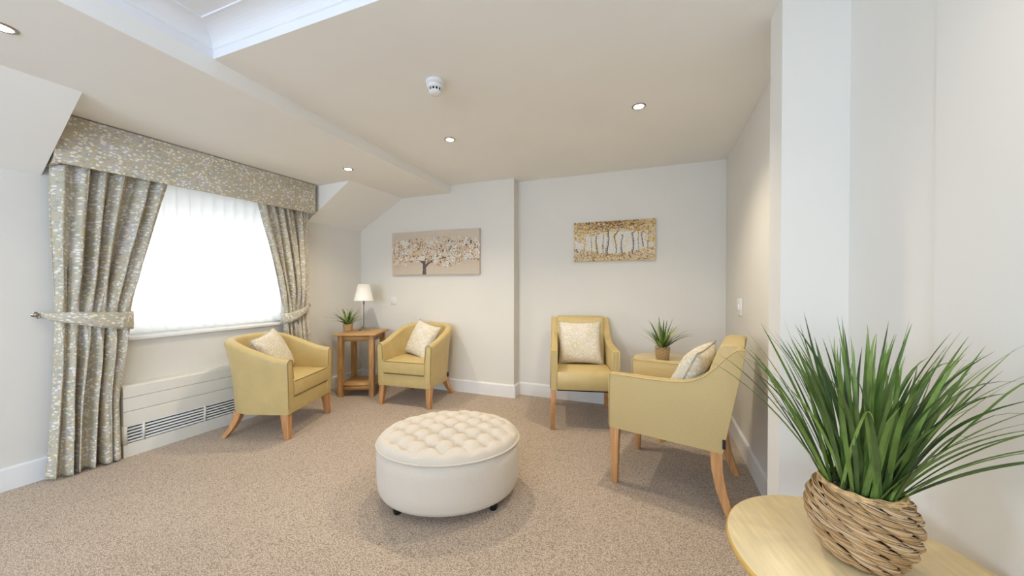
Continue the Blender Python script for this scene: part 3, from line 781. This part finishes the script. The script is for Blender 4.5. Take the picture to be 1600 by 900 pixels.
for s_ in (-1, 1): box(bm, -hw+.05, hw-.05, s_*(hw-.024)-.010, s_*(hw-.024)+.010, 0.075, 0.118)
obj('shelf', bm, M['oak_top'], tb)
lp_ = thing('table_lamp', 'small table lamp with white tapered shade and nickel stem', 'table lamp', (-3.052, 3.205, TH), 0)
bm = bmesh.new(); lathe(bm, [(0.068, 0), (0.068, .008), (0.062, .014), (0.045, .022), (0.022, .034), (0.013, .050), (0.011, 0.065)], 36); obj('base', bm, M['nickel'], lp_)
bm = bmesh.new(); lathe(bm, [(0.0045, .05), (0.0045, .30), (0.011, .31), (0.011, .35), (0.004, .352)], 16); obj('stem', bm, M['nickel'], lp_)
bm = bmesh.new(); lathe(bm, [(0.111, 0.352), (0.062, 0.548), (0.0605, 0.546), (0.1095, 0.352)], 48, capb=False, capt=False)
obj('lamp_shade', bm, M['shade'], lp_, 60)
bm = bmesh.new()
pts = [(-3.07, 3.245, .706), (-3.10, 3.32, .706), (-3.20, 3.40, .70), (-3.33, 3.43, .62), (-3.372, 3.435, .45), (-3.336, 3.43, .361), (-3.315, 3.43, .28), (-3.264, 3.43, .165), (-3.20, 3.44, .12), (-3.10, 3.46, .10)]
o_ = [(Vector(q) - Vector((-3.052, 3.205, TH))) for q in pts]
def cr(P, n=10):
    out = []
    for i in range(len(P)-1):
        p0 = P[max(i-1, 0)]; p1 = P[i]; p2 = P[i+1]; p3 = P[min(i+2, len(P)-1)]
        for k in range(n):
            f = k/n; out.append(0.5*((2*p1)+(p2-p0)*f+(2*p0-5*p1+4*p2-p3)*f*f+(3*p1-p0-3*p2+p3)*f**3))
    return out + [P[-1]]
tube(bm, cr(o_), 0.0035, 6); obj('power_cable', bm, M['cable'], lp_)

# woven pots -------------------------------------------------------
def woven(bm, rfun, z0, z1, rows, nw, strands, amp, sr, seed, slant=0.5, seg_per=7, flat=0.6):
    rnd = random.Random(seed); uvl = bm.loops.layers.uv.verify()
    pitch = (z1-z0)/rows; nseg = nw*seg_per
    for k in range(rows):
        zc = z0 + (k+.5)*pitch
        ph = k*PI + rnd.uniform(-.25, .25)
        for q in range(strands):
            f = (q/(strands-1)-.5) if strands > 1 else 0
            off = rnd.uniform(-.3, .3); jit = rnd.uniform(.7, 1.2); rings = []; dz = rnd.uniform(-.0006, .0006)
            for i in range(nseg):
                th = 2*PI*i/nseg; wv = math.sin(nw*th/2 + ph + off*0.5)
                z = zc + f*pitch*1.75*(0.85+0.25*wv) + slant*pitch*math.cos(nw*th/2 + ph) + dz
                zq = min(max(z, z0+.0005), z1); r = rfun(zq) + amp*wv*(1-0.25*abs(f)) + sr*0.4*math.sin(5*th+q*2+k)
                c, s_ = math.cos(th), math.sin(th); ring = []
                for m_ in range(5):
                    a_ = 2*PI*m_/5 + q; ring.append(bm.verts.new(((r+sr*flat*math.cos(a_)*jit)*c, (r+sr*flat*math.cos(a_)*jit)*s_, z+sr*1.25*math.sin(a_)*jit)))
                rings.append(ring)
            for i in range(nseg):
                A, B = rings[i], rings[(i+1) % nseg]
                for m_ in range(5):
                    fc = bm.faces.new((A[m_], B[m_], B[(m_+1) % 5], A[(m_+1) % 5]))
                    u0, u1 = i/nseg*4+q*.37+k*.71, (i+1)/nseg*4+q*.37+k*.71
                    for lp, uv in zip(fc.loops, ((u0, m_/5+q+k*3), (u1, m_/5+q+k*3), (u1, (m_+1)/5+q+k*3), (u0, (m_+1)/5+q+k*3))): lp[uvl].uv = uv
def small_pot(parent, h_=0.085, r0=0.042, r1=0.052):
    rf = lambda z: r0 + (r1-r0)*(z/h_)
    bm = bmesh.new(); woven(bm, rf, 0.003, h_, 8, 14, 3, 0.0025, 0.0024, 3, 0.35, 6); obj('woven_pot', bm, M['seagrass'], parent, 80)
    bm = bmesh.new(); lathe(bm, [(r0-.004, 0.001), (r1-.006, h_-.006)], 24); obj('pot_liner', bm, M['gravel'], parent)
def frond(bm, base, az, tilt, bend, ln, wd, leaflets, rnd, mi, solid=False, droop=0.0):
    p = Vector(base); n = 14; pts = []; tg = []
    for k in range(n+1):
        s_ = k/n; th = tilt + bend*s_**1.4
        d = Vector((math.sin(th)*math.cos(az), math.sin(th)*math.sin(az), math.cos(th)))
        pts.append(p.copy()); tg.append(d); p = p + d*(ln/n)
    for k in range(n):
        d = tg[k]; side = d.cross(Vector((0, 0, 1)))
        if side.length < 1e-3: side = Vector((1, 0, 0))
        side.normalize(); nrm = side.cross(d)
        s0, s1 = k/n, (k+1)/n
        w0 = wd*min(1, 4*s0+.35)*(1-s0)**.75; w1 = wd*min(1, 4*s1+.35)*(1-s1)**.75
        cw = .32 if not solid else 1.0
        a = [pts[k]-side*w0*cw, pts[k]+nrm*(-w0*.12), pts[k]+side*w0*cw, pts[k+1]+side*w1*cw, pts[k+1]+nrm*(-w1*.12), pts[k+1]-side*w1*cw]
        v = [bm.verts.new(q) for q in a]
        bm.faces.new((v[0], v[1], v[4], v[5])).material_index = mi; bm.faces.new((v[1], v[2], v[3], v[4])).material_index = mi
        if leaflets:
            for sg in (-1, 1):
                for h2 in (0, .5):
                    b_ = pts[k].lerp(pts[k+1], h2); ww = (w0*(1-h2)+w1*h2)
                    tip = b_ + side*sg*ww*rnd.uniform(1.5, 2.0) + d*ww*0.9 + nrm*ww*.25
                    vv = [bm.verts.new(q) for q in (b_+side*sg*ww*.2, b_+side*sg*ww*.2+d*ln/n*.55, tip)]
                    bm.faces.new(vv).material_index = mi
pl1 = thing('spiky_potted_plant', 'small artificial aloe like plant in a woven pot on the oak side table', 'potted plant', (-3.122, 3.035, TH), 0)
small_pot(pl1)
rnd = random.Random(4); bm = bmesh.new()
for i in range(26):
    az = i*2.4; q = i/26; frond(bm, (0.012*math.cos(az), .012*math.sin(az), .075), az, R(8+55*q), R(10+45*q), 0.19+.07*rnd.random()+.03*q, 0.013, True, rnd, i % 3)
for az, ln in ((R(195), .30), (R(15), .28), (R(215), .24)): frond(bm, (0, 0, .075), az, R(42), R(66), ln, 0.012, True, rnd, 2)
obj('foliage', bm, [M['fern'], M['fern2'], M['fern3']], pl1, 80)

# ------------------------------------------------------------------ round pale tables
TZ = 0.62
def make_round(label, loc, rz):
    t = thing('round_side_table', label, 'side table', loc, rz, 'round pale oak side tables')
    bm = bmesh.new(); r_ = 0.262
    lathe(bm, [(r_-.020, TZ-.026), (r_-.006, TZ-.020), (r_, TZ-.010), (r_-.001, TZ-.003), (r_-.004, TZ)], 96, mi=1, capt=True)
    for f in bm.faces:
        if len(f.verts) > 10 and f.calc_center_median().z > TZ-.001: f.material_index = 0
    obj('tabletop', bm, [M['ash'], M['ash_edge']], t, 40)
    for k in range(4):
        a_ = R(45+90*k); c, s_ = math.cos(a_), math.sin(a_); bm = bmesh.new()
        curved_leg(bm, [(c*.195, s_*.195, TZ-.02), (c*.185, s_*.185, .45), (c*.19, s_*.19, .22), (c*.215, s_*.215, 0)], [(.040, .040), (.036, .036), (.032, .032), (.028, .028)])
        obj('leg', bm, M['ash_edge'], t)
    bm = bmesh.new()
    for a_ in (R(45), R(135)):
        b0 = len(bm.verts); box(bm, -.185, .185, -.011, .011, TZ-.07, TZ-.026); bm.verts.ensure_lookup_table()
        bmesh.ops.rotate(bm, verts=bm.verts[b0:], cent=(0, 0, 0), matrix=Matrix.Rotation(a_, 3, 'Z'))
    obj('cross_rail', bm, M['ash_edge'], t)
    return t
rt1 = make_round('round pale oak side table in the near right corner of the picture', (0.476, 0.965, 0), R(10))
rt2 = dup(rt1, (0.235, 3.13, 0), R(45-14), 'round pale oak side table between the two high arm chairs', 'round pale oak side tables')
pl2 = thing('potted_fern', 'small artificial fern in a woven pot on the round table between chairs', 'potted plant', (0.200, 3.06, TZ), 0)
small_pot(pl2, 0.105, 0.046, 0.056)
rnd = random.Random(9); bm = bmesh.new()
for i in range(30):
    az = i*2.4; q = i/30; frond(bm, (0.012*math.cos(az), .012*math.sin(az), .09), az, R(4+50*q), R(5+30*q), 0.20+.08*rnd.random(), 0.013, True, rnd, i % 3)
frond(bm, (0, 0, .09), R(15), R(42), R(60), .30, 0.011, True, rnd, 2); frond(bm, (0, 0, .09), R(200), R(40), R(20), .26, 0.012, True, rnd, 1); frond(bm, (0, 0, .09), R(190), R(12), R(5), .26, 0.008, True, rnd, 2)
obj('foliage', bm, [M['fern'], M['fern2'], M['fern3']], pl2, 80)

# ------------------------------------------------------------------ big grass plant in the foreground
PG = Vector((0.480, 1.000, TZ))
gp = thing('potted_grass_plant', 'tall artificial grass in a bulging seagrass basket on the near table', 'potted plant', PG, 0)
GH = 0.165
def gr(z):
    q = max(0, min(1, z/GH)); return 0.066 + (0.099-0.066)*math.sin(PI*min(1, (q*0.93+0.07))**0.85)**0.8*1.0 if q < .55 else 0.070 + (0.099-0.070)*max(0, 1-((q-.50)/.5)**2)**0.75 + 0.0
def gr(z):
    P = [(0, .060), (.15, .075), (.35, .089), (.55, .096), (.75, .092), (.9, .081), (1.0, .070)]
    q = max(0, min(1, z/GH))
    for (a, ra), (b, rb) in zip(P, P[1:]):
        if q <= b: return ra + (rb-ra)*(q-a)/(b-a)
    return .071
def tufted_basket(bm, rfun, z0, z1, rows, nb, ns, bulge, sr, seed):
    """coarse seagrass twist: overlapping slanting bundles of flat strands in rows"""
    rnd = random.Random(seed); uvl = bm.loops.layers.uv.verify(); pitch = (z1-z0)/rows; dth = 2*PI/nb; K = 9; uid = 0
    for k in range(rows):
        zc = z0 + (k+.5)*pitch
        for b in range(nb):
            t0 = (b + .5*(k % 2) + rnd.uniform(-.12, .12))*dth; ln = dth*rnd.uniform(1.45, 1.75); tw = rnd.uniform(.8, 1.2)
            for q in range(ns):
                f = q/(ns-1)-.5; uid += 1; rings = []; jr = rnd.uniform(.7, 1.25); jz = rnd.uniform(-.0008, .0008); jo = rnd.uniform(-.0008, .0010)
                for i in range(K+1):
                    s_ = i/K; th = t0 + ln*s_ + f*.06; w_ = math.sin(PI*s_)**.7
                    z = zc + pitch*(.48 - .96*s_)*tw - f*pitch*0.90*w_ + jz
                    z = min(max(z, z0-.002), z1+.003); r = rfun(z) - .0085 + (bulge*w_)*(1-1.6*f*f) + jo*w_
                    c, sn = math.cos(th), math.sin(th); rr = sr*jr*(.55+.45*w_)
                    rings.append([bm.verts.new(((r+rr*.55*math.cos(a_))*c, (r+rr*.55*math.cos(a_))*sn, z+rr*1.3*math.sin(a_))) for a_ in (0, PI/2, PI, 3*PI/2)])
                for i in range(K):
                    A, B = rings[i], rings[i+1]
                    for m_ in range(4):
                        fc = bm.faces.new((A[m_], B[m_], B[(m_+1) % 4], A[(m_+1) % 4])); vv = uid + .25*m_*.8
                        for lp, uv in zip(fc.loops, ((i*.12, vv), (i*.12+.12, vv), (i*.12+.12, vv+.2), (i*.12, vv+.2))): lp[uvl].uv = uv
bm = bmesh.new(); tufted_basket(bm, gr, 0.006, GH-.008, 10, 13, 7, 0.0115, 0.0018, 21); obj('seagrass_basket', bm, M['seagrass_strand'], gp, 80)
bm = bmesh.new()
for k_ in range(5):
    rr_ = [0.068, .0705, .072, .0715, .070][k_]; zz_ = [GH+.0015, GH+.0005, GH-.003, GH-.0065, GH-.010][k_]
    tube(bm, [((rr_+.0012*math.sin(9*a_+k_*2))*math.cos(a_), (rr_+.0012*math.sin(9*a_+k_*2))*math.sin(a_), zz_+.0013*math.sin(11*a_+k_)) for a_ in [2*PI*i/90 for i in range(90)]], 0.0026, 6, closed=True)
obj('basket_rim', bm, mat('seagrass_rim', (198, 162, 112), 0.7, 0.22, 60, 0.6, 500), gp, 80)
bm = bmesh.new(); lathe(bm, [(gr(z*GH)-.012, max(.001, z*GH)) for z in (0, .15, .35, .55, .75, .9, .97)], 40, capt=False); obj('basket_lining', bm, mat('basket_lining', (70, 48, 30), 0.9), gp)
bm = bmesh.new(); lathe(bm, [(.066, GH-.04), (.064, GH-.022), (.03, GH-.018)], 30)
rnd = random.Random(8)
for i in range(260):
    a_ = rnd.uniform(0, 2*PI); r_ = .064*math.sqrt(rnd.random()); s_ = rnd.uniform(.0025, .005); n0_ = len(bm.verts)
    bmesh.ops.create_icosphere(bm, subdivisions=1, radius=s_, matrix=Matrix.Translation((r_*math.cos(a_), r_*math.sin(a_), GH-.018+rnd.uniform(0, .003))) @ Matrix.Diagonal((1.3, 1, .7, 1)))
g_ = obj('gravel', bm, M['gravel'], gp, 0); g_['kind'] = 'stuff'
rnd = random.Random(17); bm = bmesh.new()
def blade(base, az, tilt, bend, ln, wd, mi, twist=0.0, curl=None, azb=0.0):
    n = 16; p = Vector(base); P = []; D = []
    for k in range(n+1):
        s_ = k/n; th = tilt + bend*s_**1.6
        if curl and s_ > curl[0]: th += curl[1]*(s_-curl[0])**1.2
        a_ = az + azb*s_*s_
        d = Vector((math.sin(th)*math.cos(a_), math.sin(th)*math.sin(a_), math.cos(th))); P.append(p.copy()); D.append(d); p = p + d*(ln/n)
    wp = [PG + q for q in P]
    if any(q.x > 0.742 for q in wp): return False
    if any(q.z < TZ+.02 for q in wp): return False
    rows = []
    for k in range(n+1):
        s_ = k/n; d = D[k]; side = Vector((-math.sin(az+twist*s_), math.cos(az+twist*s_), 0)); side = (side - d*side.dot(d)).normalized(); nr = side.cross(d)
        w_ = wd*min(1, .6+s_*1.4)*max(0.02, 1-s_**4)
        rows.append([bm.verts.new(P[k]-side*w_+nr*w_*.35), bm.verts.new(P[k]), bm.verts.new(P[k]+side*w_+nr*w_*.35)])
    for A, B in zip(rows, rows[1:]):
        for q in range(2): bm.faces.new((A[q], A[q+1], B[q+1], B[q])).material_index = mi
    return True
cnt = 0
while cnt < 160:
    az = rnd.uniform(0, 2*PI); rr = .055*math.sqrt(rnd.random()); u = rr/.055
    tilt = R(4 + 24*u*rnd.uniform(.5, 1.2)); bend = R(rnd.uniform(4, 42))*(.5+.6*u)
    ln = rnd.uniform(.30, .42)
    if blade((rr*math.cos(az), rr*math.sin(az), GH-.022), az + rnd.uniform(-.9, .9), tilt, bend, ln, rnd.uniform(.0034, .0056), rnd.choice([0, 0, 1, 2, 2, 3]), rnd.uniform(-.8, .8), (0.72, rnd.uniform(2, 6)) if rnd.random() < .10 else None, rnd.uniform(-.4, .4)): cnt += 1
# a few blades that reach further out, as in the photo
for az, tl_, bd, ln in ((R(188), 32, 32, .41), (R(-62), 34, 40, .42), (R(-55), 38, 42, .45), (R(-68), 30, 45, .44), (R(-50), 30, 34, .40), (R(-75), 30, 38, .40), (R(-48), 36, 40, .36)):
    blade((.045*math.cos(az), .045*math.sin(az), GH-.022), az, R(tl_), R(bd), ln, .0060, 0, .3)
obj('grass_blades', bm, [M['g0'], M['g1'], M['g2'], M['g3']], gp, 80)

# ------------------------------------------------------------------ paintings
def poly_disc(bm, x, z, r, y, n, mi, rnd, lobes=0, ax=1, az=1, rot=0):
    vs = []
    for k in range(n):
        a_ = 2*PI*k/n + rot; q = r*(1 + (0.28*math.cos(lobes*a_) if lobes else rnd.uniform(-.25, .25)))
        vs.append(bm.verts.new((x+q*ax*math.cos(a_), y, z+q*az*math.sin(a_))))
    bm.faces.new(vs).material_index = mi
def stroke(bm, pts, ws, y, mi):
    L_, R_ = [], []
    for i, (x, z) in enumerate(pts):
        a = Vector(pts[max(0, i-1)]); b = Vector(pts[min(len(pts)-1, i+1)]); d = (b-a).normalized(); n = Vector((-d.y, d.x))*ws[i]
        L_.append(bm.verts.new((x+n.x, y, z+n.y))); R_.append(bm.verts.new((x-n.x, y, z-n.y)))
    for i in range(len(pts)-1): bm.faces.new((L_[i], L_[i+1], R_[i+1], R_[i])).material_index = mi
def pm(n, c, v=.05): return mat(n, c, .6, v, 60, .1, 200)
# blossom tree
pw, phh = 1.20, 0.518
pt_ = thing('blossom_tree_painting', 'wide canvas painting of a tree with cream blossoms on the back wall', 'painting', (-2.262, YC-.002, 1.619), 0)
bm = bmesh.new(); box(bm, -pw/2, pw/2, -.030, 0, -phh/2, phh/2, .002, 1); obj('canvas', bm, pm('canvas_beige', (208, 192, 172), .02), pt_)
rnd = random.Random(31); bm = bmesh.new()
ms = [pm('paint_trunk', (96, 82, 78), .3), pm('petal_white', (236, 228, 214)), pm('petal_cream', (224, 206, 180)), pm('daub_tan', (196, 150, 110), .15), pm('daub_rust', (150, 98, 66), .2), pm('daub_dark', (88, 70, 60), .2), pm('daub_gold', (206, 170, 108), .1), pm('petal_pale_blue', (218, 222, 218)), pm('centre_grey', (120, 108, 96))]
Y0 = -.0304; yy = [Y0]
def nxt(): yy[0] -= 2.2e-6; return yy[0]
x0 = -0.125
def inside():
    while 1:
        x = rnd.uniform(-pw/2+.012, pw/2-.012); z = rnd.gauss(.01, .10)
        top = .185 - .05*abs(x/0.6)**2; bot = -.13 - .04*math.sin(x*9)
        if bot < z < top and abs(z) < phh/2-.01: return x, z
for i in range(900):
    x, z = inside(); poly_disc(bm, x, z, rnd.uniform(.004, .013), nxt(), 6, rnd.choice([2, 3, 3, 4, 5, 6, 2, 8]), rnd, 0, 1, rnd.uniform(.6, 1.3))
stroke(bm, [(x0-.004, -phh/2+.002), (x0, -.20), (x0, -.15), (x0-.012, -.11), (x0-.03, -.06), (x0-.04, .0)], [.028, .022, .024, .014, .008, .004], nxt(), 0)
stroke(bm, [(x0+.005, -.17), (x0+.05, -.125), (x0+.12, -.09), (x0+.19, -.03), (x0+.27, .03), (x0+.36, .11), (x0+.42, .17)], [.016, .012, .009, .008, .006, .005, .003], nxt(), 0)
stroke(bm, [(x0-.02, -.12), (x0-.10, -.06), (x0-.20, 0), (x0-.32, .05), (x0-.42, .07)], [.010, .007, .005, .004, .003], nxt(), 0)
stroke(bm, [(x0+.0, -.14), (x0+.02, -.05), (x0+.06, .05), (x0+.10, .14)], [.010, .007, .005, .003], nxt(), 0)
stroke(bm, [(x0+.12, -.09), (x0+.25, -.07), (x0+.38, -.04), (x0+.52, .03)], [.006, .005, .004, .003], nxt(), 0)
for i in range(330):
    x, z = inside(); r_ = rnd.uniform(.012, .027); m_ = rnd.choice([1, 1, 1, 2, 2, 2, 2, 2, 7]); poly_disc(bm, x, z, r_, nxt(), 20, m_, rnd, 5, 1, 1, rnd.uniform(0, 6)); poly_disc(bm, x, z, r_*.24, nxt(), 6, rnd.choice([4, 5, 8]), rnd)
for i in range(620):
    x, z = inside(); poly_disc(bm, x, z, rnd.uniform(.003, .0085), nxt(), 5, rnd.choice([3, 3, 4, 5, 6, 6, 2]), rnd)
obj('painted_tree', bm, ms, pt_, 0)
# birch wood
bw, bh = 0.802, 0.410
pb_ = thing('birch_wood_painting', 'canvas painting of birch trunks under golden leaves on the back wall', 'painting', (-0.228, YB-.002, 1.688), 0)
bm = bmesh.new(); box(bm, -bw/2, bw/2, -.030, 0, -bh/2, bh/2, .002, 1); obj('canvas', bm, pm('canvas_gold_edge', (214, 196, 160), .06), pb_)
ms = [pm('bark_pale', (206, 198, 188), .1), pm('bark_dark', (84, 74, 74), .25), pm('leaf_gold', (214, 172, 92), .12), pm('leaf_ochre', (190, 140, 66), .12), pm('leaf_umber', (116, 84, 58), .2), pm('leaf_cream', (232, 214, 168), .06), pm('mist_white', (226, 220, 208), .04), pm('leaf_plum', (98, 80, 84), .15)]
bm = bmesh.new(); rnd = random.Random(77); yy[0] = Y0
box(bm, -bw/2+.02, bw/2-.02, -.0305, -.0301, -.13, .09, mi=6)
for i in range(90): poly_disc(bm, rnd.uniform(-bw/2+.03, bw/2-.03), rnd.uniform(-.11, .06), rnd.uniform(.015, .035), nxt()-.0003, 8, rnd.choice([6, 6, 5]), rnd)
yy[0] = -.0310
for x, wdt, z0, z1, dk in ((-.29, .006, -.17, .05, 0), (-.22, .005, -.15, .05, 0), (-.165, .009, -.145, .06, 1), (-.10, .008, -.13, .08, 0), (-.058, .012, -.15, .11, 1), (.022, .007, -.14, .07, 1), (.083, .009, -.15, .06, 1), (.185, .009, -.14, .08, 1), (.24, .005, -.12, .08, 0), (.278, .007, -.07, .12, 1), (.33, .005, -.15, .08, 0)):
    n = 12; ps = [(x+rnd.uniform(-.002, .002)+.008*math.sin(k*.4+x*30)*(1 if dk else .4), z0+(z1-z0)*k/n) for k in range(n+1)]
    wdt *= 1.3; stroke(bm, ps, [wdt*(1-.45*k/n) for k in range(n+1)], nxt(), 0)
    stroke(bm, [(a+wdt*.45, b) for a, b in ps], [wdt*(.35 if dk else .2)*(1-.4*k/n) for k in range(n+1)], nxt(), 1)
    for k in range(14 if dk else 6):
        q = rnd.randrange(n); stroke(bm, [(ps[q][0]-wdt*.8, ps[q][1]+rnd.uniform(0, .015)), (ps[q][0]+wdt*.6, ps[q][1]+rnd.uniform(0, .012))], [.0018, .003], nxt(), 1)
for a, b in (((-.058, .10), (-.13, .17)), ((-.055, .10), (.02, .18)), ((.022, .06), (.06, .14)), ((.19, .07), (.23, .15))): stroke(bm, [a, ((a[0]+b[0])/2+.008, (a[1]+b[1])/2), b], [.005, .0035, .002], nxt(), 1)
for i in range(1500):
    x = rnd.uniform(-bw/2+.006, bw/2-.006); q = rnd.random()**1.3
    lim = .065 + .035*math.sin(x*11+1) + (.03 if abs(x) < .3 else -.05)
    z = bh/2-.007 - q*(bh/2-lim)
    if z > .12: m_ = rnd.choice([2, 3, 3, 4, 5, 7, 2, 4] if abs(x) < .27 else [2, 3, 5, 3, 4, 2])
    else: m_ = rnd.choice([2, 2, 3, 5, 5, 3])
    poly_disc(bm, x, z, rnd.uniform(.003, .0085), nxt(), 6, m_, rnd)
for i in range(900):
    x = rnd.uniform(-bw/2+.006, bw/2-.006); z = rnd.uniform(-bh/2+.006, -.105 - .03*math.cos(x*8)); poly_disc(bm, x, z, rnd.uniform(.003, .008), nxt(), 6, rnd.choice([2, 2, 3, 5, 5, 3, 6, 4]), rnd)
obj('painted_wood', bm, ms, pb_, 0)
